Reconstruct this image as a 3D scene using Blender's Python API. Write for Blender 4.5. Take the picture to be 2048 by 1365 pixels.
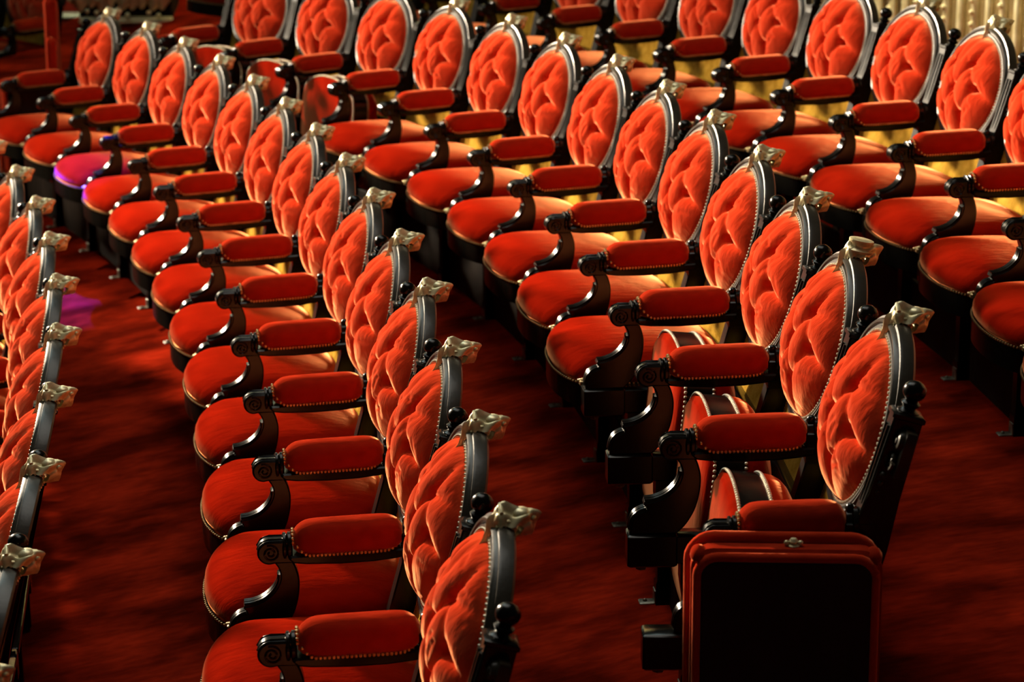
import bpy, math, random
from mathutils import Vector, Matrix, Euler

random.seed(7)
for o in list(bpy.data.objects):
    bpy.data.objects.remove(o)
scene = bpy.context.scene
COL = scene.collection

# ---------------------------------------------------------------- camera
CAM_H, PITCH, F_PX, ROLL = 2.478, 0.26672, 4690.0, 0.00685
cam_data = bpy.data.cameras.new('camera')
cam = bpy.data.objects.new('camera', cam_data)
COL.objects.link(cam)
cam_data.sensor_width = 36.0
cam_data.lens = F_PX / 2048.0 * 36.0
cam_data.clip_start = 0.1
cam_data.clip_end = 100
cam.matrix_world = (Matrix.Translation((0, 0, CAM_H)) @ Matrix.Rotation(math.pi / 2 - PITCH, 4, 'X')
                    @ Matrix.Rotation(-ROLL, 4, 'Z'))
cam_data.dof.use_dof = True
cam_data.dof.focus_distance = 5.7
cam_data.dof.aperture_fstop = 5.0
scene.camera = cam

# ---------------------------------------------------------------- world and lights
scene.view_settings.view_transform = 'Standard'
scene.view_settings.look = 'None'
scene.view_settings.gamma = 1.0
scene.view_settings.use_curve_mapping = False
scene.view_settings.exposure = 0.0

world = bpy.data.worlds.new('dim_auditorium')
scene.world = world
world.use_nodes = True
bg = world.node_tree.nodes['Background']
bg.inputs[0].default_value = (0.55, 0.62, 0.52, 1)
bg.inputs[1].default_value = 0.03


def area(name, loc, target, size, energy, color, size_y=None):
    d = bpy.data.lights.new(name, 'AREA')
    d.energy = energy
    d.color = color
    d.size = size
    if size_y:
        d.shape = 'RECTANGLE'
        d.size_y = size_y
    o = bpy.data.objects.new(name, d)
    COL.objects.link(o)
    o.location = loc
    o.rotation_euler = (Vector(target) - Vector(loc)).to_track_quat('-Z', 'Y').to_euler()
    return o


def spot(name, loc, target, deg, blend, energy, color, radius=0.05):
    d = bpy.data.lights.new(name, 'SPOT')
    d.energy = energy
    d.color = color
    d.spot_size = math.radians(deg)
    d.spot_blend = blend
    d.shadow_soft_size = radius
    o = bpy.data.objects.new(name, d)
    COL.objects.link(o)
    o.location = loc
    o.rotation_euler = (Vector(target) - Vector(loc)).to_track_quat('-Z', 'Y').to_euler()
    return o


spot('stage_spot_near', (-9.0, 18.5, 5.0), (1.4, 5.2, 0.9), 29, 0.8, 54000, (1.0, 0.82, 0.60), 0.6)
spot('stage_spot_far', (-12.5, 14.8, 4.9), (0.0, 9.2, 0.9), 26, 0.6, 12500, (1.0, 0.82, 0.60), 0.6)
area('overhead_fill', (-0.5, 7.3, 7.5), (0.3, 6.8, 0.3), 3.6, 135, (1.0, 0.95, 0.84))  # added soft fill out of frame, lifts seats and floor
area('overhead_highlight', (-3.0, 11.5, 8.5), (0.3, 6.0, 0.5), 2.8, 125, (0.78, 1.0, 0.95))  # added area light out of frame for cool highlights on the arm supports
spot('far_wall_fill', (-1.0, 14.6, 1.7), (-1.6, 18.6, 3.0), 95, 0.5, 3200, (0.88, 1.0, 0.90), 0.3)  # added lamp, brightens the far wall so the lacquer reflects it
spot('violet_spot', (-2.9, 11.6, 9.0), (-1.98, 10.62, 0.3), 3.4, 0.35, 75000, (0.006, 0.004, 1.0))
spot('violet_floor_spot', (-2.3, 11.9, 9.0), (-1.93, 10.2, -0.19), 3.0, 0.6, 42000, (0.016, 0.002, 1.0))

# ---------------------------------------------------------------- seat rows (curved, raked)
S = 0.61604
# x0, y0, heading, curvature, dz, cubic term
ROWS = {
    'A': (-1.06064, 3.74835, 0.08893, 0.00811, -0.28141, 0.00753),
    'B': (-0.07489, 3.98920, 0.07837, 0.02509, -0.06452, 0.00297),
    'C': (0.75135, 4.56545, -0.00954, 0.04642, 0.18483, 0.00509),
    'D': (1.83422, 6.68601, 0.07348, 0.08645, 0.36110, -0.00114),
}


def row_at(row, s):
    x0, y0, h0, k, dz, c3 = ROWS[row]
    n = max(2, int(abs(s) / 0.1) + 1)
    X, Y = x0, y0
    ds = s / n
    for j in range(n):
        t = (j + 0.5) * ds
        h = h0 + k * t + c3 * t * t
        X -= math.sin(h) * ds
        Y += math.cos(h) * ds
    return X, Y, h0 + k * s + c3 * s * s, dz


# ---------------------------------------------------------------- materials
def new_mat(name):
    m = bpy.data.materials.new(name)
    m.use_nodes = True
    nt = m.node_tree
    b = nt.nodes['Principled BSDF']
    return m, nt, b


def N(nt, kind, **kw):
    n = nt.nodes.new(kind)
    for k, v in kw.items():
        setattr(n, k, v)
    return n


def noise_ramp(nt, scale, c0, c1, p0=0.35, p1=0.65, detail=4, stretch=None, coord='Object'):
    tc = N(nt, 'ShaderNodeTexCoord')
    mp = N(nt, 'ShaderNodeMapping')
    if stretch:
        mp.inputs['Scale'].default_value = stretch
    nt.links.new(tc.outputs[coord], mp.inputs[0])
    nz = N(nt, 'ShaderNodeTexNoise')
    nz.inputs['Scale'].default_value = scale
    nz.inputs['Detail'].default_value = detail
    nt.links.new(mp.outputs[0], nz.inputs['Vector'])
    rp = N(nt, 'ShaderNodeValToRGB')
    rp.color_ramp.elements[0].position = p0
    rp.color_ramp.elements[1].position = p1
    rp.color_ramp.elements[0].color = (*c0, 1)
    rp.color_ramp.elements[1].color = (*c1, 1)
    nt.links.new(nz.outputs['Fac'], rp.inputs[0])
    return rp, nz, mp


def bump(nt, b, scale, strength, dist=0.002, src=None, stretch=None):
    tc = N(nt, 'ShaderNodeTexCoord')
    mp = N(nt, 'ShaderNodeMapping')
    if stretch:
        mp.inputs['Scale'].default_value = stretch
    nt.links.new(tc.outputs['Object'], mp.inputs[0])
    nz = N(nt, 'ShaderNodeTexNoise')
    nz.inputs['Scale'].default_value = scale
    nz.inputs['Detail'].default_value = 5
    nt.links.new(mp.outputs[0], nz.inputs['Vector'])
    bp = N(nt, 'ShaderNodeBump')
    bp.inputs['Strength'].default_value = strength
    bp.inputs['Distance'].default_value = dist
    nt.links.new(nz.outputs['Fac'], bp.inputs['Height'])
    nt.links.new(bp.outputs[0], b.inputs['Normal'])


def velvet(name, c0, c1, sheen=0.5, tint=(1.0, 0.42, 0.25), scale=9.0, brush=0.3, rough=0.28, stretch=(1.0, 2.2, 1.0)):
    """deep pile: dark seen head on, bright where the pile is seen edge on"""
    m, nt, b = new_mat(name)
    rp, nz, mp = noise_ramp(nt, scale, c0, c1, 0.3, 0.7, 5, stretch)
    nt.nodes.remove(b)
    b = N(nt, 'ShaderNodeBsdfDiffuse')
    nt.links.new(rp.outputs[0], b.inputs['Color'])
    bump(nt, b, 26, brush, 0.006, stretch=(1, 2.4, 1))
    sh = N(nt, 'ShaderNodeBsdfSheen', distribution='ASHIKHMIN')
    sh.inputs['Color'].default_value = (*[t * sheen for t in tint], 1)
    sh.inputs['Roughness'].default_value = rough
    nt.links.new(b.inputs['Normal'].links[0].from_socket, sh.inputs['Normal'])
    ad = N(nt, 'ShaderNodeAddShader')
    nt.links.new(b.outputs[0], ad.inputs[0])
    nt.links.new(sh.outputs[0], ad.inputs[1])
    nt.links.new(ad.outputs[0], nt.nodes['Material Output'].inputs['Surface'])
    return m


M_VELVET = velvet('red_velvet_seat', (0.15, 0.0040, 0.0012), (0.27, 0.0080, 0.0018), sheen=0.85, tint=(1.0, 0.36, 0.14), rough=0.25)
M_TUFT = velvet('red_velvet_tufted', (0.40, 0.026, 0.008), (0.56, 0.042, 0.013), sheen=0.5, tint=(1.0, 0.40, 0.18), scale=14, brush=0.4, rough=0.5)
M_PAD = velvet('red_velvet_armrest', (0.21, 0.012, 0.004), (0.33, 0.021, 0.007), sheen=0.6, tint=(1.0, 0.34, 0.14), scale=20, brush=0.25, rough=0.28)
M_VELVET_D = velvet('dark_red_velvet', (0.05, 0.004, 0.003), (0.07, 0.005, 0.004), sheen=0.12)


def wood_mat(name, col, rough, coat=0.3, bstr=0.12, spec=0.3):
    m, nt, b = new_mat(name)
    rp, nz, mp = noise_ramp(nt, 18, col, tuple(c * 1.9 for c in col), 0.4, 0.75, 6, (1, 1, 0.3))
    nt.links.new(rp.outputs[0], b.inputs['Base Color'])
    b.inputs['Roughness'].default_value = rough
    b.inputs['Coat Weight'].default_value = coat
    b.inputs['Coat Roughness'].default_value = 0.18
    b.inputs['Specular IOR Level'].default_value = spec
    bump(nt, b, 60, bstr, 0.0015)
    return m


M_WOOD = wood_mat('black_lacquered_wood', (0.0040, 0.0034, 0.0024), 0.22, 0.0, 0.10, 0.2)
M_WOODC = wood_mat('black_carved_wood', (0.022, 0.017, 0.010), 0.38, 0.1, 0.35)
M_PLINTH = wood_mat('dull_dark_wood', (0.010, 0.006, 0.0035), 0.7, 0.0, 0.3, 0.05)


def gold_mat(name, c0, c1, rough, scale=40, metal=0.6):
    m, nt, b = new_mat(name)
    rp, nz, mp = noise_ramp(nt, scale, c0, c1, 0.35, 0.65, 6)
    nt.links.new(rp.outputs[0], b.inputs['Base Color'])
    b.inputs['Metallic'].default_value = metal
    b.inputs['Roughness'].default_value = rough
    bump(nt, b, 90, 0.35, 0.002)
    return m


M_GILT = gold_mat('pale_gilding', (0.66, 0.55, 0.28), (0.96, 0.86, 0.54), 0.34, metal=0.3)
M_NAIL = gold_mat('brass_nails', (0.42, 0.26, 0.10), (0.60, 0.42, 0.20), 0.32)
M_BRAID = gold_mat('silvery_bead_trim', (0.52, 0.45, 0.31), (0.72, 0.66, 0.5), 0.4)
M_STEEL = gold_mat('worn_steel', (0.10, 0.09, 0.07), (0.30, 0.27, 0.2), 0.4)
M_WALLGILT = gold_mat('gilded_plaster', (0.50, 0.40, 0.17), (0.85, 0.76, 0.45), 0.42, 9, metal=0.2)

# woven cane with open eyelets
M_CANE, nt, b = new_mat('woven_cane')
rp, nz, mp = noise_ramp(nt, 30, (0.30, 0.165, 0.018), (0.46, 0.27, 0.04), 0.3, 0.7)
nt.links.new(rp.outputs[0], b.inputs['Base Color'])
b.inputs['Roughness'].default_value = 0.9
b.inputs['Specular IOR Level'].default_value = 0.0
tc = N(nt, 'ShaderNodeTexCoord')
sx = N(nt, 'ShaderNodeSeparateXYZ')
nt.links.new(tc.outputs['Object'], sx.inputs[0])


def sinv(sock, k):
    a = N(nt, 'ShaderNodeMath', operation='MULTIPLY')
    a.inputs[1].default_value = k
    nt.links.new(sock, a.inputs[0])
    s = N(nt, 'ShaderNodeMath', operation='SINE')
    nt.links.new(a.outputs[0], s.inputs[0])
    return s.outputs[0]


KC = 2 * math.pi / 0.0145
pm = N(nt, 'ShaderNodeMath', operation='MULTIPLY')
nt.links.new(sinv(sx.outputs['Y'], KC), pm.inputs[0])
nt.links.new(sinv(sx.outputs['Z'], KC), pm.inputs[1])
gt = N(nt, 'ShaderNodeMath', operation='GREATER_THAN')
gt.inputs[1].default_value = 0.42
nt.links.new(pm.outputs[0], gt.inputs[0])
inv = N(nt, 'ShaderNodeMath', operation='SUBTRACT')
inv.inputs[0].default_value = 1.0
nt.links.new(gt.outputs[0], inv.inputs[1])
nt.links.new(inv.outputs[0], b.inputs['Alpha'])

# carpet
M_FLOOR, nt, b = new_mat('worn_red_carpet')
rp, nz, mp = noise_ramp(nt, 3.0, (0.10, 0.006, 0.002), (0.42, 0.023, 0.0065), 0.36, 0.66, 9, (1.0, 1.6, 1.0))
rp2, nz2, mp2 = noise_ramp(nt, 14, (0.72, 0.72, 0.72), (1.05, 1.05, 1.05), 0.35, 0.65, 6, (1.0, 3.0, 1.0))
mx = N(nt, 'ShaderNodeMix', data_type='RGBA', blend_type='MULTIPLY')
mx.inputs[0].default_value = 1.0
nt.links.new(rp.outputs[0], mx.inputs[6])
nt.links.new(rp2.outputs[0], mx.inputs[7])
nt.links.new(mx.outputs[2], b.inputs['Base Color'])
b.inputs['Roughness'].default_value = 1.0
b.inputs['Specular IOR Level'].default_value = 0.0
bump(nt, b, 60, 0.4, 0.004)

M_WALL = velvet('dark_red_wall_cloth', (0.05, 0.004, 0.002), (0.09, 0.007, 0.003), sheen=0.1, scale=3)


def emit_mat(name, col, strength):
    m, nt, b = new_mat(name)
    rp, nz, mp = noise_ramp(nt, 5, tuple(c * .9 for c in col), col)
    nt.links.new(rp.outputs[0], b.inputs['Emission Color'])
    b.inputs['Base Color'].default_value = (*col, 1)
    b.inputs['Emission Strength'].default_value = strength
    return m


# ---------------------------------------------------------------- mesh helpers
def rnd_v(i):
    return math.sin(i * 12.9898) * 43758.5453 % 1.0


class MB:
    """collects vertices and faces; coordinates are (u forward, v along the row, w up)"""

    def __init__(self):
        self.v, self.f = [], []

    def add(self, verts, faces):
        n = len(self.v)
        self.v += [tuple(p) for p in verts]
        self.f += [tuple(i + n for i in f) for f in faces]
        return self

    def grid(self, rows, close_u=False, close_v=False, caps=False):
        """rows: list of equally long lists of points"""
        R, C = len(rows), len(rows[0])
        vs = [p for r in rows for p in r]
        fs = []
        for i in range(R if close_u else R - 1):
            for j in range(C if close_v else C - 1):
                a, b_ = i * C + j, i * C + (j + 1) % C
                c, d = ((i + 1) % R) * C + (j + 1) % C, ((i + 1) % R) * C + j
                fs.append((a, b_, c, d))
        if caps and close_v:
            fs.append(tuple(range(C)))
            fs.append(tuple((R - 1) * C + j for j in reversed(range(C))))
        return self.add(vs, fs)

    def box(self, u0, u1, v0, v1, w0, w1, bev=0.003):
        """box with chamfered edges"""
        b_ = min(bev, (u1 - u0) / 3, (v1 - v0) / 3, (w1 - w0) / 3)

        def ring(w, ins):
            a, c = ins, b_ + ins
            return [(u0 + c, v0 + a, w), (u1 - c, v0 + a, w), (u1 - a, v0 + c, w), (u1 - a, v1 - c, w),
                    (u1 - c, v1 - a, w), (u0 + c, v1 - a, w), (u0 + a, v1 - c, w), (u0 + a, v0 + c, w)]
        return self.grid([ring(w0, b_), ring(w0 + b_, 0), ring(w1 - b_, 0), ring(w1, b_)], close_v=True, caps=True)

    def obox(self, c, ax, bx, cx, bev=0.003):
        """oriented box: centre, three half-axis vectors"""
        m = MB().box(-1, 1, -1, 1, -1, 1, 0.12)
        c, ax, bx, cx = Vector(c), Vector(ax), Vector(bx), Vector(cx)
        return self.add([c + ax * p[0] + bx * p[1] + cx * p[2] for p in m.v], m.f)

    def sphere(self, c, r, nu=8, nv=6, sc=(1, 1, 1)):
        rows = []
        for i in range(nv + 1):
            t = math.pi * i / nv
            rr = max(math.sin(t), 1e-3)
            rows.append([(c[0] + r * sc[0] * rr * math.cos(2 * math.pi * j / nu),
                          c[1] + r * sc[1] * rr * math.sin(2 * math.pi * j / nu),
                          c[2] + r * sc[2] * math.cos(t)) for j in range(nu)])
        return self.grid(rows, close_v=True)

    def lathe(self, c, prof, n=16, axis=(0, 0, 1)):
        """prof: list of (radius, distance along axis)"""
        ax = Vector(axis).normalized()
        e1 = ax.orthogonal().normalized()
        e2 = ax.cross(e1)
        c = Vector(c)
        rows = [[c + ax * h + (e1 * math.cos(2 * math.pi * j / n) + e2 * math.sin(2 * math.pi * j / n)) * max(r, 1e-4)
                 for j in range(n)] for r, h in prof]
        return self.grid(rows, close_v=True, caps=True)

    def tube(self, pts, r, n=6, closed=False):
        P = [Vector(p) for p in pts]
        rows = []
        for i, p in enumerate(P):
            a = P[i - 1] if (i > 0 or closed) else P[i]
            c = P[(i + 1) % len(P)] if (i < len(P) - 1 or closed) else P[i]
            t = (c - a).normalized()
            e1 = t.cross(Vector((0.31, 0.22, 0.92))).normalized()
            e2 = t.cross(e1)
            rr = r[i] if isinstance(r, (list, tuple)) else r
            rows.append([p + (e1 * math.cos(2 * math.pi * j / n) + e2 * math.sin(2 * math.pi * j / n)) * rr for j in range(n)])
        return self.grid(rows, close_u=closed, close_v=True, caps=not closed)

    def extrude(self, poly, v0, v1, bev=0.004):
        """side profile (u, w), counter-clockwise or not, swept across v with chamfered edges"""
        n = len(poly)
        area_ = sum(poly[i][0] * poly[(i + 1) % n][1] - poly[(i + 1) % n][0] * poly[i][1] for i in range(n))
        sg = 1 if area_ > 0 else -1
        ins = []
        for i in range(n):
            a, p, c = Vector(poly[i - 1]), Vector(poly[i]), Vector(poly[(i + 1) % n])
            d1 = (p - a).normalized()
            d2 = (c - p).normalized()
            n1 = Vector((-d1.y, d1.x)) * sg
            n2 = Vector((-d2.y, d2.x)) * sg
            m = (n1 + n2)
            m = m.normalized() if m.length > 1e-6 else n1
            ins.append(p + m * bev)
        rows = [[(q[0], v0, q[1]) for q in ins], [(q[0], v0 + bev, q[1]) for q in poly],
                [(q[0], v1 - bev, q[1]) for q in poly], [(q[0], v1, q[1]) for q in ins]]
        return self.grid(rows, close_v=True, caps=True)

    def mesh(self, name, mat, smooth=True, angle=40):
        me = bpy.data.meshes.new(name)
        me.from_pydata([(-p[0], p[1], p[2]) for p in self.v], [], self.f)
        me.validate()
        me.update()
        import bmesh
        bm = bmesh.new()
        bm.from_mesh(me)
        bmesh.ops.remove_doubles(bm, verts=bm.verts, dist=1e-5)
        bmesh.ops.recalc_face_normals(bm, faces=bm.faces)
        bm.to_mesh(me)
        bm.free()
        if smooth:
            me.polygons.foreach_set('use_smooth', [True] * len(me.polygons))
            me.set_sharp_from_angle(angle=math.radians(angle))
        me.materials.append(mat)
        return me


# ---------------------------------------------------------------- chair geometry (shared meshes)
HV = S / 2                       # half pitch: arms and posts stand at v = -HV
T2 = (-0.265, 0.964)             # back-plane 'up' in (u, w)
N2 = (0.964, 0.265)              # back-plane 'front'
OB = (0.012, 0.66)
OVA, OVB, OVC = 0.235, 0.188, 0.128     # oval half width, half height, centre height along T


def BP(v, t, n):
    """point of the reclined back plane"""
    return (OB[0] + T2[0] * t + N2[0] * n, v, OB[1] + T2[1] * t + N2[1] * n)


def seg_dist(px, py, a, c):
    ax, ay = a
    bx, by = c
    dx, dy = bx - ax, by - ay
    t = max(0, min(1, ((px - ax) * dx + (py - ay) * dy) / (dx * dx + dy * dy)))
    return math.hypot(px - ax - dx * t, py - ay - dy * t), t


DOME = 0.098


def tufted_cushion(seed):
    rnd = random.Random(seed)

    def J(p):
        return (p[0] + rnd.uniform(-.035, .035), p[1] + rnd.uniform(-.035, .035))
    r1 = [J((-.30, .44)), J((.28, .44))]
    r2 = [J((-.56, .0)), J((-.02, -.03)), J((.54, -.04))]
    r3 = [J((-.30, -.52)), J((.24, -.52))]
    but = r1 + r2 + r3
    # start, end, depth at start, depth at end
    lines = [(r1[0], r2[1], .8, .8), (r1[1], r2[1], .8, .8), (r1[0], r2[0], .7, .7), (r1[1], r2[2], .9, .9),
             (r3[0], r2[1], .8, .8), (r3[1], r2[1], .8, .8), (r3[0], r2[0], .7, .7), (r3[1], r2[2], .9, .9),
             (r1[0], (-.38, .99), 1.0, .45), (r1[1], (.34, .99), 1.0, .45), ((.02, .55), (0.0, .99), .3, .5),
             (r2[2], (1.0, -.25), 1.0, .35), (r2[0], (-1.0, -.15), 1.0, .35),
             (r1[1], (.86, .55), .45, .3), (r1[0], (-.86, .55), .45, .3), ((.62, .2), (.98, .2), .1, .22), ((.5, .72), (.62, .8), .2, .25),
             (r3[0], (-.24, -1.0), 1.1, .7), (r3[1], (.16, -1.0), 1.1, .7)]
    wr = [(rnd.uniform(-.8, .8), rnd.uniform(-.8, .8), rnd.uniform(0, 3.14), rnd.uniform(.05, .12)) for _ in range(26)]
    RN, SN = 44, 150
    rows = []
    for i in range(RN + 1):
        r = (i / RN) ** 0.85
        row = []
        for j in range(SN):
            a = 2 * math.pi * j / SN
            x, y = r * math.cos(a), r * math.sin(a)
            h = DOME * max(0.0, 1 - r ** 2.2) ** 0.58
            edge = max(0.0, 1 - r ** 6)
            X, Y = x * OVA, y * OVB
            cut = 0.0
            for p, q, wa_, wb_ in lines:
                d, t = seg_dist(X, Y, (p[0] * OVA, p[1] * OVB), (q[0] * OVA, q[1] * OVB))
                fade = (wa_ + (wb_ - wa_) * t) * (1 - 0.4 * math.sin(math.pi * t) * (wa_ == wb_))
                cut = max(cut, fade * 0.036 * math.exp(-((d / 0.0175) ** 1.05)))
            bt = 0.0
            for p in but:
                d = math.hypot(X - p[0] * OVA, Y - p[1] * OVB)
                bt = max(bt, 0.056 * math.exp(-((d / 0.0145) ** 1.3)))
            for (wx, wy, wa, wl) in wr:
                d, t = seg_dist(x, y, (wx, wy), (wx + math.cos(wa) * wl * 2, wy + math.sin(wa) * wl * 2))
                cut += 0.0034 * math.exp(-((d / 0.024) ** 2))
            h = h - (max(cut, bt) + 0.3 * min(cut, bt)) * edge
            row.append(BP(X, OVC + Y, 0.004 + h))
        rows.append(row)
    m = MB()
    m.grid(rows, close_v=True)
    # closed rear
    m.grid([rows[-1], [BP(OVA * .97 * math.cos(2 * math.pi * j / SN), OVC + OVB * .97 * math.sin(2 * math.pi * j / SN), -0.01) for j in range(SN)]], close_v=True)
    buts = MB()
    for p in but:
        X, Y = p[0] * OVA, p[1] * OVB
        r = math.hypot(*p)
        h = DOME * max(0.0, 1 - r ** 2.2) ** 0.58 - 0.054
        c = BP(X, OVC + Y, 0.004 + h + 0.001)
        buts.sphere(c, 0.0085, 8, 6, (0.55, 1, 1))
    return m, buts


def ellipse_sweep(prof, n=96, a=OVA, b_=OVB, c=OVC):
    """prof: closed list of (offset outward from the oval, depth n)"""
    rows = []
    for j in range(n):
        t = 2 * math.pi * j / n
        ex, ey = math.cos(t) * b_, math.sin(t) * a      # outward normal of the ellipse
        L = math.hypot(ex, ey)
        nx, ny = ex / L, ey / L
        rows.append([BP(a * math.cos(t) + nx * o, c + b_ * math.sin(t) + ny * o, d) for o, d in prof])
    return MB().grid(rows, close_u=True, close_v=True)


def bead_ring(a, b_, n, d, r, c=OVC):
    m = MB()
    for j in range(n):
        t = 2 * math.pi * j / n
        m.sphere(BP(a * math.cos(t), c + b_ * math.sin(t), d), r, 6, 4)
    return m


MESH = {}
for k in range(3):
    cm, bm_ = tufted_cushion(31 + k)
    MESH['cushion%d' % k] = cm.mesh('tufted_cushion', M_TUFT, angle=80)
    MESH['buttons%d' % k] = bm_.mesh('cushion_buttons', M_TUFT)

MESH['oval_frame'] = ellipse_sweep([(0.0, -0.012), (0.0, 0.016), (0.004, 0.021), (0.010, 0.021), (0.012, 0.016), (0.016, 0.016),
                                    (0.019, 0.022), (0.024, 0.023), (0.028, 0.019), (0.030, 0.013), (0.036, 0.012),
                                    (0.038, 0.006), (0.038, -0.017), (0.034, -0.022), (0.006, -0.022)]).mesh('oval_frame', M_WOODC, angle=30)
# rear board of the medallion
rb = MB()
ring = [[BP((OVA + .004) * k_ * math.cos(2 * math.pi * j / 48), OVC + (OVB + .004) * k_ * math.sin(2 * math.pi * j / 48), -0.014 - 0.004 * (1 - k_)) for j in range(48)] for k_ in (1.0, 0.6, 0.02)]
rb.grid(ring, close_v=True)
MESH['back_board'] = rb.mesh('medallion_back_board', M_VELVET_D)
MESH['oval_beads'] = bead_ring(OVA + 0.001, OVB + 0.001, 110, 0.0205, 0.0043).mesh('bead_trim', M_BRAID)


def crest(head=True):
    """gilt cartouche that hooks over the top of the oval frame"""
    m = MB()
    top = OVC + OVB + 0.038
    path = [(0.028, top - .058, .003), (0.027, top - .048, .006), (0.024, top - .036, .008), (0.022, top - .022, .012),
            (0.022, top - .006, .021), (0.017, top + .012, .027), (0.004, top + .020, .030), (-0.016, top + .020, .031),
            (-0.036, top + .025, .029), (-0.050, top + .019, .025), (-0.049, top + .000, .020), (-0.038, top - .018, .011)]
    P = []
    for i in range(len(path) - 1):
        for k_ in range(5):
            f = k_ / 5
            P.append([path[i][q] * (1 - f) + path[i + 1][q] * f for q in range(3)])
    P.append(list(path[-1]))
    cn, ct = 0.0, top - .03          # the shell bulges away from this axis
    NC = 21
    rows = []
    for i, (n_, t_, hw) in enumerate(P):
        d = Vector((n_ - cn, t_ - ct)).normalized()
        g = i / (len(P) - 1)
        row = []
        for j in range(NC):
            x = -1 + 2 * j / (NC - 1)
            leaf = 0.0050 * math.cos(x * 8.5) + 0.0040 * math.sin(g * 26 + 3.5 * abs(x)) + 0.0018 * math.sin(g * 41 - 6 * x)
            lift = (0.015 * (1 - x * x) + leaf * (1 - x ** 6)) * (0.45 + 0.55 * min(1, max(0, (g - .25) / .25)))
            hh = 1.05 * hw * (1 + 0.13 * math.sin(g * 30))
            drop = 0.018 * abs(x) ** 2.0
            row.append(BP(hh * x, t_ + d.y * (lift - drop), n_ + d.x * (lift - drop)))
        rows.append(row)
    m.grid(rows)
    m.grid([[r[0], BP(0, ct + .6 * (P[i][1] - ct), cn + .6 * (P[i][0] - cn)), r[-1]] for i, r in enumerate(rows)])
    for sg in (-1, 1):
        for (n0, t0, r0, turns) in ((-.010, top - .002, .014, 24), (.011, top - .014, .009, 18)):
            sp = []
            for k_ in range(turns):
                an = 1.0 + k_ * .48
                rr = r0 * (1 - k_ / (turns + 4))
                sp.append(BP(sg * (.021 + .0002 * k_), t0 + rr * math.sin(an), n0 + rr * math.cos(an)))
            m.tube(sp, [0.0048 * (1 - k_ / (turns * 1.6)) for k_ in range(turns)], 6)
        for k_ in range(4):
            m.sphere(BP(sg * (.020 - .003 * k_), top - .016 - .008 * k_, -.026 + .002 * k_), .0034, 6, 4)
    if head:
        m.sphere(BP(0, top + .026, -.028), .018, 12, 8, (1.1, 1.2, .7))
        m.sphere(BP(0, top + .024, -.052), .009, 8, 6, (1, 1.6, .8))
        m.tube([BP(-.018, top + .022, .012), BP(0, top + .034, .016), BP(.018, top + .022, .012)], .005, 6)
    else:
        m.lathe(BP(0, top + .012, -.012), [(.034, 0), (.036, .006), (.026, .012), (.026, .020), (.030, .024), (.030, .030), (.02, .032), (0, .032)], 20, (-.2, 0, 1))
    m.sphere(BP(0, top - .058, .030), .005, 8, 6)
    return m


MESH['crest'] = crest().mesh('crest_ornament', M_GILT, angle=60)
MESH['crest_flat'] = crest(False).mesh('crest_ornament_flat', M_GILT, angle=60)

# post (stile) with fluted face, standing at v = -HV
PV = -HV


def post_mesh():
    m = MB()
    pw, pd = 0.027, 0.030
    def sec(t, w_, d_):
        return [BP(PV - w_, t, -d_), BP(PV + w_, t, -d_), BP(PV + w_, t, d_ - .004), BP(PV + w_ - .004, t, d_), BP(PV - w_ + .004, t, d_), BP(PV - w_, t, d_ - .004)]
    rows = [sec(-0.30, pw, pd + .012), sec(-0.05, pw, pd + .012), sec(0.06, pw, pd + .004), sec(0.225, pw, pd)]
    rows += [sec(0.228, pw + .004, pd + .004), sec(0.236, pw + .004, pd + .004), sec(0.240, pw - .002, pd - .002)]
    m.grid(rows, close_v=True, caps=True)
    # lower leg, upright
    a = BP(PV, -0.30, 0)
    m.box(a[0] - .035, a[0] + .035, PV - .027, PV + .027, 0.0, a[2] + .03)
    # front flutes
    for dv in (-.011, .011):
        m.tube([BP(PV + dv, .03, pd + .003), BP(PV + dv, .205, pd + .001)], .005, 8)
    return m


MESH['post'] = post_mesh().mesh('back_post', M_WOOD)
TD = Vector((T2[0], 0, T2[1]))
MESH['finial'] = MB().lathe(BP(PV, .236, 0), [(.024, 0), (.024, .006), (.017, .010), (.014, .014), (.019, .018), (.021, .023), (.017, .027), (.013, .030),
                            (.019, .034), (.023, .041), (.0245, .050), (.022, .059), (.015, .066), (.006, .070), (0, .0705)], 20, TD).mesh('ball_finial', M_WOOD)


def rosette_mesh():
    """carved scroll bracket that ties the post to the oval frames"""
    m = MB()
    for sg in (-1, 1):
        c0 = BP(PV + sg * .038, .185, .004)
        m.lathe(c0, [(.0, -.012), (.020, -.012), (.022, 0), (.018, .008), (.012, .010), (.009, .006), (.007, .012), (0, .014)], 14, Vector((N2[0], 0, N2[1])))
        sp = []
        for k_ in range(16):
            an = k_ * .55 + (0 if sg > 0 else math.pi)
            rr = .020 * (1 - k_ / 22)
            sp.append(BP(PV + sg * .036 + rr * math.cos(an), .14 + rr * math.sin(an), .010))
        m.tube(sp, .005, 6)
        m.obox(BP(PV + sg * .040, .16, -.010), Vector((N2[0], 0, N2[1])) * .012, (0, .022, 0), TD * .05)
        for k_ in range(3):
            m.sphere(BP(PV + sg * (.030 - .003 * k_), .105 - .020 * k_, .016), .008 - .0012 * k_, 8, 6)
    return m


MESH['rosette'] = rosette_mesh().mesh('carved_scroll', M_WOODC)

# arm ---------------------------------------------------------------


def arc(cx, cy, r, a0, a1, n):
    return [(cx + r * math.cos(math.radians(a0 + (a1 - a0) * i / n)), cy + r * math.sin(math.radians(a0 + (a1 - a0) * i / n))) for i in range(n + 1)]


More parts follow.
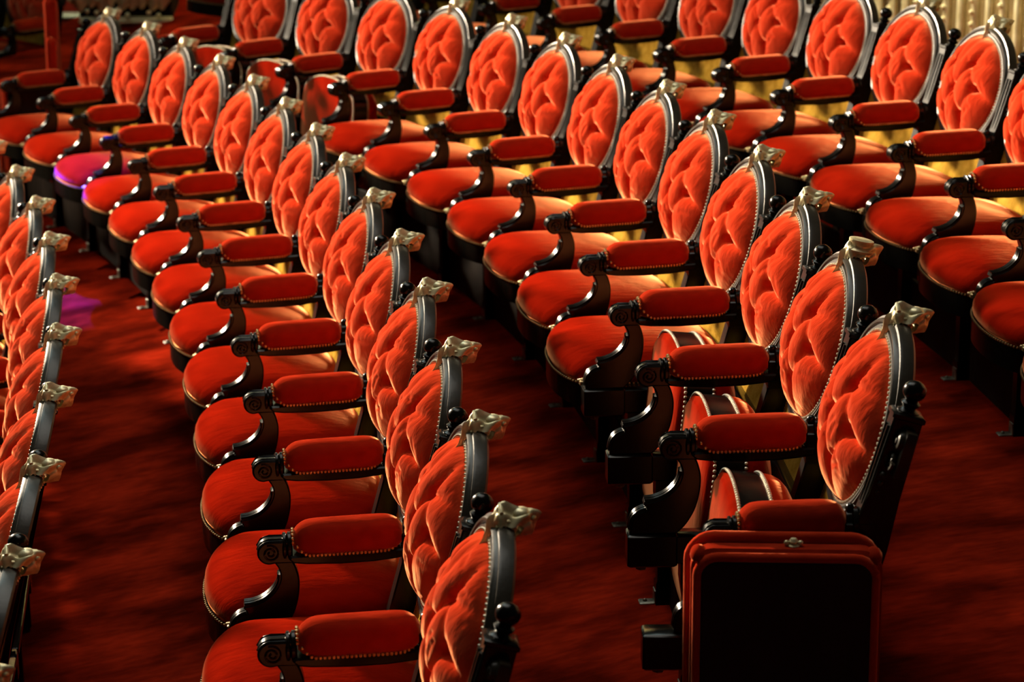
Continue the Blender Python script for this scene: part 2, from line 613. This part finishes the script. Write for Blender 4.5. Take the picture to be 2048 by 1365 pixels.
def smooth_poly(pts, n=5):
    """Catmull-Rom through open list"""
    out = []
    for i in range(len(pts) - 1):
        p0 = Vector(pts[max(0, i - 1)])
        p1 = Vector(pts[i])
        p2 = Vector(pts[i + 1])
        p3 = Vector(pts[min(len(pts) - 1, i + 2)])
        for k_ in range(n):
            t = k_ / n
            q = 0.5 * ((2 * p1) + (p2 - p0) * t + (2 * p0 - 5 * p1 + 4 * p2 - p3) * t * t + (3 * p1 - p0 - 3 * p2 + p3) * t ** 3)
            out.append((q.x, q.y))
    out.append(tuple(pts[-1]))
    return out


AW = 0.021


def arm_support():
    m = MB()
    front_up = smooth_poly([(.376, .604), (.364, .585), (.361, .562), (.372, .535), (.396, .512), (.424, .500), (.447, .497)])
    front_lo = smooth_poly([(.441, .478), (.462, .470), (.476, .452), (.482, .418)])
    rear = smooth_poly([(.372, .418), (.350, .440), (.330, .475), (.319, .515), (.316, .555), (.322, .585), (.330, .604)])
    m.extrude(front_up + [(.449, .490), (.443, .484)] + front_lo + rear, PV - AW, PV + AW, .004)
    # raised fillets on the upper faces
    for dv, rr in ((-.0115, .0075), (.0115, .0075), (0, .0085)):
        m.tube([(p[0] - .001, PV + dv, p[1] - .001) for p in front_up[8:]], rr, 8)
        m.tube([(p[0] - .002, PV + dv, p[1] - .001) for p in front_lo[1:-2]], rr, 8)
    return m


def arm_rail():
    m = MB()
    # scroll head
    sc = arc(.384, .627, .029, -90, 90, 18)
    prof = [(.330, .600), (.372, .600)] + sc[0:] + [(.346, .656), (.330, .656)]
    m.extrude(prof, PV - .026, PV + .026, .005)
    for sg in (-1, 1):
        sp = []
        for k_ in range(26):
            an = 1.2 + k_ * .5
            rr = .021 * (1 - k_ / 30)
            sp.append((.382 + rr * math.cos(an), PV + sg * .026, .627 + rr * math.sin(an)))
        m.tube(sp, .0028, 5)
    for dv in (-.014, .014):
        m.tube([(.352, PV + dv, .656), (.384, PV + dv, .6565), (.402, PV + dv, .650), (.412, PV + dv, .634)], .0032, 5)
    # ring between scroll and pad
    m.lathe((.331, PV, .634), [(.030, 0), (.035, .003), (.035, .009), (.029, .012), (.034, .015), (.034, .020), (.028, .023)], 18, (1, 0, 0))
    # board under the pad, bellied
    bot = [(.340, .614), (.330, .604), (.300, .600), (.22, .597), (.14, .599), (.09, .604), (.055, .610)]
    m.extrude(bot + [(.055, .628), (.335, .622)], PV - .040, PV + .040, .005)
    # rear ring and knob joining the post
    m.lathe((.040, PV, .655), [(.026, 0), (.033, .004), (.033, .014), (.026, .018), (.024, .030)], 18, (1, 0, 0))
    m.sphere((.060, PV, .684), .012, 8, 6)
    m.box(.0, .075, PV - .028, PV + .028, .585, .66)
    return m


def arm_pad():
    m = MB()
    rows = []
    u0, u1 = .072, .328
    n = 26
    for i in range(n + 1):
        f = i / n
        x = 2 * f - 1
        k_ = max(0.0, 1 - abs(x) ** 7) ** .42
        if i in (0, n):
            k_ = 0.42
        k_ = max(k_, .42)
        u = u0 + (u1 - u0) * f
        tilt = .006 * (1 - f)
        row = []
        for j in range(28):
            a = 2 * math.pi * j / 28
            ca, sa = math.cos(a), math.sin(a)
            rx = .050 * (abs(ca) ** .75) * (1 if ca > 0 else -1)
            rz = (.050 if sa > 0 else .030) * (abs(sa) ** .8) * (1 if sa > 0 else -1)
            pl = 1.0
            if abs(x) > .72:
                pl = 1 - .05 * (abs(x) - .72) / .28 * (1 + math.cos(a * 11 + i))
            row.append((u, PV + rx * k_ * pl, .645 + tilt + rz * (k_ ** .8) * pl))
        rows.append(row)
    m.grid(rows, close_v=True, caps=True)
    return m


def pad_nails():
    m = MB()
    n = 26
    for sg in (-1, 1):
        for i in range(n + 1):
            f = i / n
            u = .085 + (.325 - .085) * f
            x = 2 * f - 1
            lift = 0.030 * max(0, (f - .86) / .14) ** 1.5
            k_ = max(.42, max(0.0, 1 - abs(x) ** 7) ** .42)
            m.sphere((u + .003, PV + sg * (.046 * k_ + .001), .624 + .004 * (1 - f) + lift), .0043, 6, 4)
    for j in range(9):
        a = math.pi * j / 8
        m.sphere((.329, PV + .027 * math.cos(a), .652 + .022 * math.sin(a)), .0042, 6, 4)
    return m


MESH['arm_support'] = arm_support().mesh('arm_support', M_WOOD, angle=35)
MESH['arm_rail'] = arm_rail().mesh('arm_rail', M_WOOD, angle=35)
MESH['arm_pad'] = arm_pad().mesh('armrest_pad', M_PAD, angle=80)
MESH['pad_nails'] = pad_nails().mesh('pad_nails', M_NAIL)

# side frame under the arm: rail with a squared front block
sf = MB()
sf.box(.37, .487, PV - .034, PV + .034, .340, .419, .004)
sf.box(.02, .375, PV - .029, PV + .029, .345, .416, .004)
MESH['side_rail'] = sf.mesh('side_rail', M_WOOD)
MESH['bolt'] = MB().lathe((.452, PV, .325), [(.010, 0), (.013, .002), (.013, .012), (.008, .014), (.008, .02)], 6).mesh('bolt', M_STEEL)
fl = MB()
fl.grid([[(.336 - a, PV - a, 0), (.336 + a, PV - a, 0), (.336 + a, PV + a, 0), (.336 - a, PV + a, 0)] for a in (.022,)] +
        [[(.336 - a, PV - a, w) , (.336 + a, PV - a, w), (.336 + a, PV + a, w), (.336 - a, PV + a, w)] for a, w in ((.022, .06), (.018, .065), (.019, .25), (.026, .30), (.026, .345))], close_v=True, caps=True)
MESH['front_leg'] = fl.mesh('front_leg', M_WOOD)
br = MB()
br.box(.355, .400, PV - .018, PV + .018, .0, .006, .002)
br.box(.355, .361, PV - .018, PV + .018, .0, .040, .002)
br.sphere((.384, PV, .007), .006, 8, 5)
MESH['floor_bracket'] = br.mesh('floor_bracket', M_STEEL)
MESH['plinth'] = MB().box(.300, .322, -HV + .026, HV - .026, .004, .19, .003).mesh('plinth_board', M_PLINTH)

# seat --------------------------------------------------------------


def seat_outline(n=72, grow=0.0):
    """closed outline (u, v), starting at the rear centre"""
    pts = [(.050, -.13), (.075, -.19), (.14, -.245), (.25, -.268), (.36, -.272), (.440, -.268), (.480, -.248),
           (.512, -.19), (.534, -.10), (.540, 0)]
    full = [(.044, 0)] + pts
    full = full + [(p[0], -p[1]) for p in reversed(pts[:-1])]
    N_ = len(full)
    out = []
    per = 4
    for i in range(N_):
        p0, p1, p2, p3 = (Vector(full[(i + d) % N_]) for d in (-1, 0, 1, 2))
        for k_ in range(per):
            t = k_ / per
            q = 0.5 * ((2 * p1) + (p2 - p0) * t + (2 * p0 - 5 * p1 + 4 * p2 - p3) * t * t + (3 * p1 - p0 - 3 * p2 + p3) * t ** 3)
            out.append((q.x, q.y))
    c = (.29, 0)
    if grow:
        r = []
        for p in out:
            d = Vector((p[0] - c[0], p[1] - c[1]))
            d = d * (1 + grow / d.length)
            r.append((c[0] + d.x, c[1] + d.y))
        out = r
    return out


def seat_cushion():
    ol = seat_outline()
    c = (.29, 0)
    prof = [(1.0, .418), (1.012, .430), (1.006, .444), (.98, .459), (.94, .470), (.87, .481), (.76, .491), (.6, .500), (.45, .505), (.3, .508), (.15, .509), (.004, .509)]
    rows = []
    for k_, w in prof:
        rows.append([(c[0] + (p[0] - c[0]) * k_, p[1] * k_, w - .006 * max(0, (.25 - p[0]))) for p in ol])
    m = MB().grid(rows, close_v=True)
    m.add([(p[0], p[1], .418) for p in ol], [tuple(range(len(ol)))])
    return m


def seat_rail():
    ol = seat_outline(grow=.004)
    inn = seat_outline(grow=-.03)
    rows = [[(p[0], p[1], w) for p in o] for o, w in ((inn, .345), (ol, .345), (ol, .412), (inn, .417))]
    m = MB().grid(rows, close_v=True, close_u=True)
    # wooden frame behind the cushion, filling the square rear corners
    m.box(.018, .30, -HV + .030, HV - .030, .395, .4165, .003)
    return m


def seat_nails():
    ol = seat_outline(grow=.005)
    m = MB()
    # walk the outline at a fixed step
    acc, step = 0.0, .0125
    for i in range(len(ol)):
        a, c = Vector(ol[i]), Vector(ol[(i + 1) % len(ol)])
        L = (c - a).length
        while acc < L:
            p = a + (c - a) * (acc / L)
            m.sphere((p.x, p.y, .4155), .0040, 6, 4)
            acc += step
        acc -= L
    return m


MESH['seat'] = seat_cushion().mesh('seat_cushion', M_VELVET, angle=80)
MESH['seat_rail'] = seat_rail().mesh('seat_rail', M_WOOD)
MESH['seat_nails'] = seat_nails().mesh('seat_nails', M_NAIL)
for nm, sg in (('corner_bracket_n', -1), ('corner_bracket_f', 1)):
    cb = MB()
    cb.box(.470, .489, sg * (HV - .047) - .012, sg * (HV - .047) + .012, .412, .428, .003)
    for k_ in range(3):
        cb.sphere((.480 + .004 * k_, sg * (HV - .040 - .010 * k_), .430 - .004 * k_), .006, 8, 6)
    MESH[nm] = cb.mesh('corner_bracket', M_NAIL)

# folded (tipped-up) seat: same seat turned about a pivot in mid depth
ROT = math.radians(96)
PIV = (.30, .39)


def fold(p):
    u, v, w = p
    du, dw = u - PIV[0], w - PIV[1]
    ca, sa = math.cos(ROT), math.sin(ROT)
    return (PIV[0] - .055 + du * ca - dw * sa, v * .98, PIV[1] - .005 + du * sa + dw * ca)


def folded(mb):
    r = MB()
    r.v = [fold(p) for p in mb.v]
    r.f = list(mb.f)
    return r


MESH['f_seat'] = folded(seat_cushion()).mesh('folded_seat_cushion', M_VELVET, angle=80)
rail2 = MB()
ol_, in_ = seat_outline(grow=.004), seat_outline(grow=-.03)
rail2.grid([[(p[0], p[1], w) for p in o] for o, w in ((in_, .345), (ol_, .345), (ol_, .412), (in_, .417))], close_v=True, close_u=True)
MESH['f_rail'] = folded(rail2).mesh('folded_seat_rail', M_WOOD)
n2 = MB()
ol = seat_outline(grow=.005)
for zz in (.4155, .3415):
    acc, step = 0.0, .0125
    for i in range(len(ol)):
        a, c = Vector(ol[i]), Vector(ol[(i + 1) % len(ol)])
        L = (c - a).length
        while acc < L:
            p = a + (c - a) * (acc / L)
            n2.sphere((p.x, p.y, zz), .0046, 6, 4)
            acc += step
        acc -= L
MESH['f_nails'] = folded(n2).mesh('folded_seat_nails', M_BRAID)
und = MB()
c_ = (.29, 0)
und.grid([[(c_[0] + (p[0] - c_[0]) * k_, p[1] * k_, w) for p in seat_outline()] for k_, w in ((.99, .346), (.99, .335), (.93, .325), (.7, .320), (.3, .318), (.005, .318))], close_v=True)
MESH['f_under'] = folded(und).mesh('folded_seat_underside', M_VELVET, angle=80)

# cane panel below / around the medallion
def cane_mesh():
    """strip in the back plane between the posts; lies just behind the oval frame"""
    m = MB()
    v0, v1 = -HV + .024, HV - .024
    nv, nt_ = 24, 10
    rows = []
    for i in range(nt_ + 1):
        t = -.235 + (.09 + .235) * i / nt_
        row = []
        for j in range(nv + 1):
            v = v0 + (v1 - v0) * j / nv
            row.append(BP(v, t + (.03 * abs(2 * j / nv - 1) ** 2 * i / nt_), -.016))
        rows.append(row)
    m.grid(rows)
    m.grid([[ (p[0] - .004, p[1], p[2]) for p in r] for r in rows])
    return m


MESH['cane'] = cane_mesh().mesh('cane_panel', M_CANE)
lr = MB()
lr.obox(BP(0, -.235, -.004), Vector((N2[0], 0, N2[1])) * .016, (0, HV - .024, 0), TD * .018)
MESH['lower_rail'] = lr.mesh('lower_back_rail', M_WOOD)


# ---------------------------------------------------------------- thing helpers
def thing(name, label, cat, loc=(0, 0, 0), rotz=0.0, group=None):
    o = bpy.data.objects.new(name, None)
    o.empty_display_size = 0.1
    COL.objects.link(o)
    o.location = loc
    o.rotation_euler = (0, 0, rotz)
    o['label'] = label
    o['category'] = cat
    if group:
        o['group'] = group
    return o


def part(name, me, parent, kind=None, label=None):
    o = bpy.data.objects.new(name, me)
    COL.objects.link(o)
    o.parent = parent
    if kind:
        o['kind'] = kind
    if label:
        o['label'] = label
    return o


def struct(name, me, label=None):
    o = bpy.data.objects.new(name, me)
    COL.objects.link(o)
    o['kind'] = 'structure'
    if label:
        o['label'] = label
        o['category'] = name.split('_')[0]
    return o


def add_arm(t, dv=0.0, squash=1.0):
    """post, finial, arm and front leg standing on one side of the chair"""
    objs = []
    p = part('back_post', MESH['post'], t)
    part('finial', MESH['finial'], p)
    part('carved_scroll', MESH['rosette'], p)
    a = part('arm', MESH['arm_rail'], t)
    pad = part('armrest_pad', MESH['arm_pad'], a, label='red velvet armrest pad')
    part('arm_support', MESH['arm_support'], a)
    nl = part('nail_trim', MESH['pad_nails'], a, 'stuff')
    r = part('side_rail', MESH['side_rail'], t)
    part('bolt', MESH['bolt'], r)
    l = part('leg', MESH['front_leg'], t)
    part('floor_bracket', MESH['floor_bracket'], l)
    for o in (p, a, r, l):
        o.location.y = dv
    if squash != 1.0:            # the end arm is a little shorter
        a.scale.x = squash
        a.location.x = -.06 * (1 - squash)


def armchair(row, i, label, group, is_folded=False, flat_crest=False, end_arm=False, pose=None):
    if pose:
        X, Y, h, dz = pose
    else:
        X, Y, h, dz = row_at(row, (i + .5) * S)
    t = thing('theatre_armchair', label, 'armchair', (X, Y, dz), h, group)
    if is_folded:
        s = part('seat', MESH['f_seat'], t, label='seat tipped up on its pivot')
        part('seat_underside', MESH['f_under'], s)
        part('seat_rail', MESH['f_rail'], s)
        part('nail_trim', MESH['f_nails'], s, 'stuff')
    else:
        s = part('seat', MESH['seat'], t)
        part('seat_rail', MESH['seat_rail'], s)
        part('nail_trim', MESH['seat_nails'], s, 'stuff')
        part('corner_bracket', MESH['corner_bracket_n'], s)
        part('corner_bracket', MESH['corner_bracket_f'], s)
    k = (i * 7 + ord(row) * 3) % 3
    b = part('backrest', MESH['oval_frame'], t)
    c = part('back_cushion', MESH['cushion%d' % k], b, label='red velvet cushion, button tufted')
    part('cushion_buttons', MESH['buttons%d' % k], b, 'stuff')
    part('bead_trim', MESH['oval_beads'], b, 'stuff')
    part('back_board', MESH['back_board'], b)
    part('crest_ornament', MESH['crest_flat' if flat_crest else 'crest'], t, label='gilt crest ornament')
    part('cane_panel', MESH['cane'], t, label='yellow woven cane panel')
    part('lower_back_rail', MESH['lower_rail'], t)
    part('plinth_board', MESH['plinth'], t)
    add_arm(t, 0.0, 0.86 if (row == 'C' and i == 0) else 1.0)
    if end_arm:
        add_arm(t, S)
    return t


ORD = ['first', 'second', 'third', 'fourth', 'fifth', 'sixth', 'seventh', 'eighth', 'ninth', 'tenth', 'eleventh', 'twelfth',
       'thirteenth', 'fourteenth', 'fifteenth', 'sixteenth', 'seventeenth', 'eighteenth', 'nineteenth', 'twentieth']

# ---------------------------------------------------------------- floor (raked, follows the rows)


def floor_mesh():
    cols = []
    ss = [-3.2 + .5 * k for k in range(34)]
    for row, u, dz in (('A', 2.6, -.50), ('A', .9, -.20), ('A', .0, 0), ('B', 0, 0), ('C', 0, 0), ('D', 0, 0), ('D', -.9, .20), ('D', -2.4, .42)):
        line = []
        for s in ss:
            s2 = s - (2.6 if row == 'D' else 0)
            X, Y, h, z = row_at(row, s2)
            line.append((-(X - math.cos(h) * u), Y - math.sin(h) * u, z + dz))
        cols.append(line)
    return MB().grid(cols)


struct('floor', floor_mesh().mesh('floor', M_FLOOR, angle=60))

# ---------------------------------------------------------------- chairs
for i in range(0, 17):
    armchair('A', i, 'red velvet armchair, %s from the bottom in the row at left edge, back turned' % ORD[i], 'armchairs of the leftmost row')
for i in range(0, 14):
    extra = ''
    if i == 11:
        lab = 'armchair with violet light on its seat, far end of second row from left'
    else:
        lab = 'red velvet armchair, %s from near end of second row from left' % ORD[i]
    armchair('B', i, lab, 'armchairs of the second row from the left', end_arm=(i == 13))
for i in range(0, 13):
    f = i in (0, 1, 2, 10, 11, 12)
    lab = 'red velvet armchair%s, %s from near end of third row from left' % (' with tipped-up seat' if f else '', ORD[i])
    if i == 1:
        lab = 'armchair with broken flat gilt crest and tipped-up seat, second in third row from left'
    armchair('C', i, lab, 'armchairs of the third row from the left', is_folded=f, flat_crest=(i == 1), end_arm=(i == 12))
for n, i in enumerate(range(-4, 14)):
    armchair('D', i, 'red velvet armchair, %s from near end of rightmost row' % ORD[n], 'armchairs of the rightmost row')

# ---------------------------------------------------------------- folding jump seats at the row ends


def round_rect(u0, u1, w0, w1, r, n=6):
    pts = []
    for cx, cy, a0 in ((u1 - r, w1 - r, 0), (u0 + r, w1 - r, 90), (u0 + r, w0 + r, 180), (u1 - r, w0 + r, 270)):
        pts += arc(cx, cy, r, a0, a0 + 90, n)
    return pts


M_LEATHER = wood_mat('dark_maroon_leather', (0.010, 0.004, 0.003), 0.65, 0.0, 0.2)


def jump_seat(X, Y, h, dz, label, yaw=0.0):
    t = thing('folding_jump_seat', label, 'jump seat', (X, Y, dz), h + yaw, 'folding jump seats')

    def slab(u0, u1, w0, w1, v0, v1, r, mat, nm, bev=.008):
        m = MB().extrude(round_rect(u0, u1, w0, w1, r), v0, v1, bev)
        return part(nm, m.mesh(nm, mat), t)

    def roll(u0, u1, w0, w1, v, r, rad, nm, parent):
        m = MB().tube([(p[0], v, p[1]) for p in round_rect(u0, u1, w0, w1, r)], rad, 10, True)
        return part(nm, m.mesh(nm, M_TUFT), parent)
    rear = slab(.012, .398, .14, .648, .052, .082, .05, M_PAD, 'folded_backrest')
    roll(.016, .394, .144, .644, .052, .05, .012, 'velvet_roll', rear)
    slab(.020, .390, .14, .628, .034, .055, .04, M_LEATHER, 'hinge_panel')
    seat = slab(.006, .392, .14, .640, -.020, .036, .045, M_PAD, 'folded_seat', .012)
    roll(.022, .378, .156, .624, -.018, .04, .011, 'velvet_roll', seat)
    pan = MB().extrude(round_rect(.028, .372, .16, .618, .036), -.030, -.012, .004)
    part('underside_panel', pan.mesh('underside_panel', M_LEATHER), seat)
    kb = MB().lathe((.185, .012, .638), [(.012, 0), (.013, .004), (.008, .008), (.010, .012), (.006, .018), (0, .019)], 12)
    kb.sphere((.199, .012, .646), .006, 8, 6).sphere((.171, .012, .646), .006, 8, 6)
    part('gilt_stud', kb.mesh('gilt_stud', M_GILT), t, label='small gilt stud on the top edge')
    for u in (.376, .024):
        cf = MB().sphere((u, .006, .622), .024, 12, 8, (.75, 1.25, .8))
        part('corner_fold', cf.mesh('corner_fold', M_PAD), seat)
    br_ = MB().box(.16, .24, -.0, .05, .004, .16, .004).box(.10, .30, -.02, .07, .0, .02, .004)
    part('foot', br_.mesh('foot', M_WOOD), t)
    arm_ = MB().box(.33, .44, .085, .118, .345, .41, .004)
    part('hinge_arm', arm_.mesh('hinge_arm', M_WOOD), t)
    return t


def local_pose(row, s, u, v):
    X, Y, h, dz = row_at(row, s)
    return X - math.cos(h) * u - math.sin(h) * v, Y - math.sin(h) * u + math.cos(h) * v, h, dz


X, Y, h, dz = local_pose('C', 0, 0, -.125)
jump_seat(X, Y, h, dz, 'folded red velvet jump seat with dark panel, large at bottom right', -.05)
X, Y, h, dz = local_pose('C', 13 * S, 0, .065)
jump_seat(X, Y, h, dz, 'folded red velvet jump seat at far end of third row from left')
X, Y, h, dz = local_pose('B', 14 * S, 0, .065)
jump_seat_far = jump_seat(X, Y, h, dz, 'red velvet jump seat with raised pads at far end of second row, top left')

# ---------------------------------------------------------------- gilded surrounds
# parapet behind the rightmost row, with a close screen of gilded balusters
def rear_pt(sx, u):
    X, Y, h, dz = row_at('D', sx)
    return X - math.cos(h) * u, Y - math.sin(h) * u, h


REAR_U, REAR_Z = -1.55, 0.68
m = MB()
ln = [rear_pt(.3 * k, REAR_U - .06) for k in range(-4, 34)]
m.grid([[(-p[0], p[1], z) for p in ln] for z in (REAR_Z - .2, REAR_Z + 2.6)])
wall_rear = struct('wall_right', m.mesh('wall_right', gold_mat('old_gold_panel', (0.16, 0.10, 0.03), (0.26, 0.17, 0.05), 0.6, 6, metal=0.3)))
bal = []
for var in range(2):
    m = MB()
    m.box(-.022, .022, -.026, .026, 0, .09, .005)
    m.lathe((0, 0, .09), [(.022, 0), (.026, .012), (.018, .03), (.021, .06), (.024, .16), (.022, .34), (.016, .52), (.022, .56), (.018, .6), (.026, .63)], 10)
    m.box(-.024, .024, -.028, .028, .72, .80, .005)
    if var:
        for k in range(9):
            m.sphere((.024, .0, .16 + .058 * k), .014, 8, 6)
    bal.append(m.mesh('gilded_baluster', M_WALLGILT))
for k in range(64):
    sx = .9 + k * .105
    X, Y, h = rear_pt(sx, REAR_U)
    o = part('baluster', bal[k % 2], wall_rear)
    o.location = (X, Y, REAR_Z)
    o.rotation_euler = (0, 0, h)

sx_, sy_, sh_ = rear_pt(4.6, REAR_U + .9)
tx_, ty_, th_ = rear_pt(4.0, REAR_U)
spot('baluster_fill', (sx_, sy_, REAR_Z + 2.3), (tx_, ty_, REAR_Z + .35), 80, 0.6, 420, (1.0, 0.92, 0.68), 0.15)  # added lamp without a fixture, brightens the gilded balusters

# far end wall with moulding and a carved gilt frieze
FW_Y = 18.6
m = MB().box(-9, 9, FW_Y, FW_Y + .3, -.8, 6.0)
m.v = [(-p[0], p[1], p[2]) for p in m.v]
wall_far = struct('wall_far', m.mesh('wall_far', M_WALL))
mould = MB()
mould.box(-9, 9, FW_Y - .10, FW_Y, .085, .125, .012)
part('cornice_moulding', mould.mesh('cornice_moulding', gold_mat('cream_gilt_moulding', (.5, .44, .24), (.7, .62, .38), .5, 12, metal=.2)), wall_far)
pan = MB()
for k in range(10):
    pan.box(-7.5 + 1.5 * k, -6.2 + 1.5 * k, FW_Y - .05, FW_Y, 1.1, 5.2, .05)
pan_mat = gold_mat('cream_gilt_panel', (.34, .32, .2), (.6, .56, .38), .5, 3, metal=.2)
for k in range(10):
    pp = MB().box(-7.5 + 1.5 * k, -6.2 + 1.5 * k, FW_Y - .05, FW_Y, 1.1, 5.2, .05)
    part('gilt_panel', pp.mesh('gilt_panel', pan_mat), wall_far)
leafm = []
for var in range(3):
    rnd = random.Random(var)
    m = MB()
    rows = []
    for i in range(9):
        f = i / 8
        wd = .085 * math.sin(math.pi * min(1, .12 + f * .85)) * (1 + .25 * math.sin(f * 19))
        rows.append([(wd * x * 1.0, -.03 - .06 * math.sin(math.pi * f) - .03 * (1 - x * x) - .012 * math.cos(x * 7), .30 * f + .03 * x * x) for x in (-1, -.6, -.2, .2, .6, 1)])
    m.grid(rows)
    for k in range(7):
        m.sphere((rnd.uniform(-.09, .09), -.05 - rnd.uniform(0, .06), rnd.uniform(-.02, .24)), rnd.uniform(.014, .03), 8, 6)
    leafm.append(m.mesh('acanthus_leaf', M_WALLGILT))
PY = 15.6
par = thing('gilded_parapet', 'gilded parapet with carved leaves and a cream rail, blurred at top left', 'parapet', (-2.55, PY, .0))


def pbox(x0, x1, y0, y1, z0, z1, bv=.01):
    m = MB().box(x0, x1, y0, y1, z0, z1, bv)
    m.v = [(-p[0], p[1], p[2]) for p in m.v]
    return m


part('base_panel', pbox(-.32, .30, .06, .40, .0, .37).mesh('base_panel', M_PLINTH), par)
part('red_pad', pbox(-.30, .28, .02, .30, .355, .385, .012).mesh('red_pad', M_PAD), par)
part('cream_rail', pbox(-.32, .31, .0, .30, .41, .462, .02).mesh('cream_rail', gold_mat('cream_gilt_moulding2', (.5, .44, .24), (.7, .62, .38), .5, 12, metal=.2)), par)
part('upper_panel', pbox(-.32, .30, .06, .40, .38, 1.3).mesh('upper_panel', M_PLINTH), par)
for k in range(9):
    o = part('acanthus_leaf', leafm[k % 3], par)
    o.location = (-.30 + .068 * k, .05, .50 + .03 * rnd_v(k))
    o.rotation_euler = (0, .7 * (rnd_v(k + 9) - .5), 0)

# raised pads of the far jump seat of the second row
js = jump_seat_far
m = MB().extrude(round_rect(.045, .115, .62, 1.06, .034), .03, .10, .02)
part('raised_backrest', m.mesh('raised_backrest', M_PAD), js)
m = MB().extrude(round_rect(.085, .145, .62, .86, .029), -.05, .01, .018)
part('folded_armrest', m.mesh('folded_armrest', M_PAD), js)

# two chairs beyond the cross aisle, top left corner
HH, ZZ = .78, -.17
for k, lab in ((0, 'red velvet armchair cut by the top left corner, beyond the cross aisle'),
               (1, 'far armchair beyond the cross aisle, at left edge of the top left corner')):
    v = S * k
    bx, by = -3.16, 15.45
    armchair('A', 3 + k, lab, 'armchairs beyond the cross aisle', pose=(bx - math.sin(HH) * v, by + math.cos(HH) * v, HH, ZZ))

# small aisle lamp glowing on the floor, far left
t = thing('aisle_lamp', 'small glowing white lamp at the left edge near the top', 'lamp', (-3.50, 16.0, .0))
part('body', MB().box(-.06, .06, -.03, .03, 0, .135, .006).mesh('body', M_WOOD), t)
part('diffuser', MB().box(-.055, .055, -.036, -.028, .135, .175, .004).mesh('diffuser', emit_mat('lamp_white', (.75, .9, 1.0), 4)), t)
part('red_lens', MB().box(-.055, .055, -.036, -.028, .176, .195, .003).mesh('red_lens', emit_mat('lamp_red', (1.0, .08, .02), 2)), t)
part('cap', MB().box(-.06, .06, -.03, .03, .135, .20, .006).mesh('cap', M_WOOD), t)
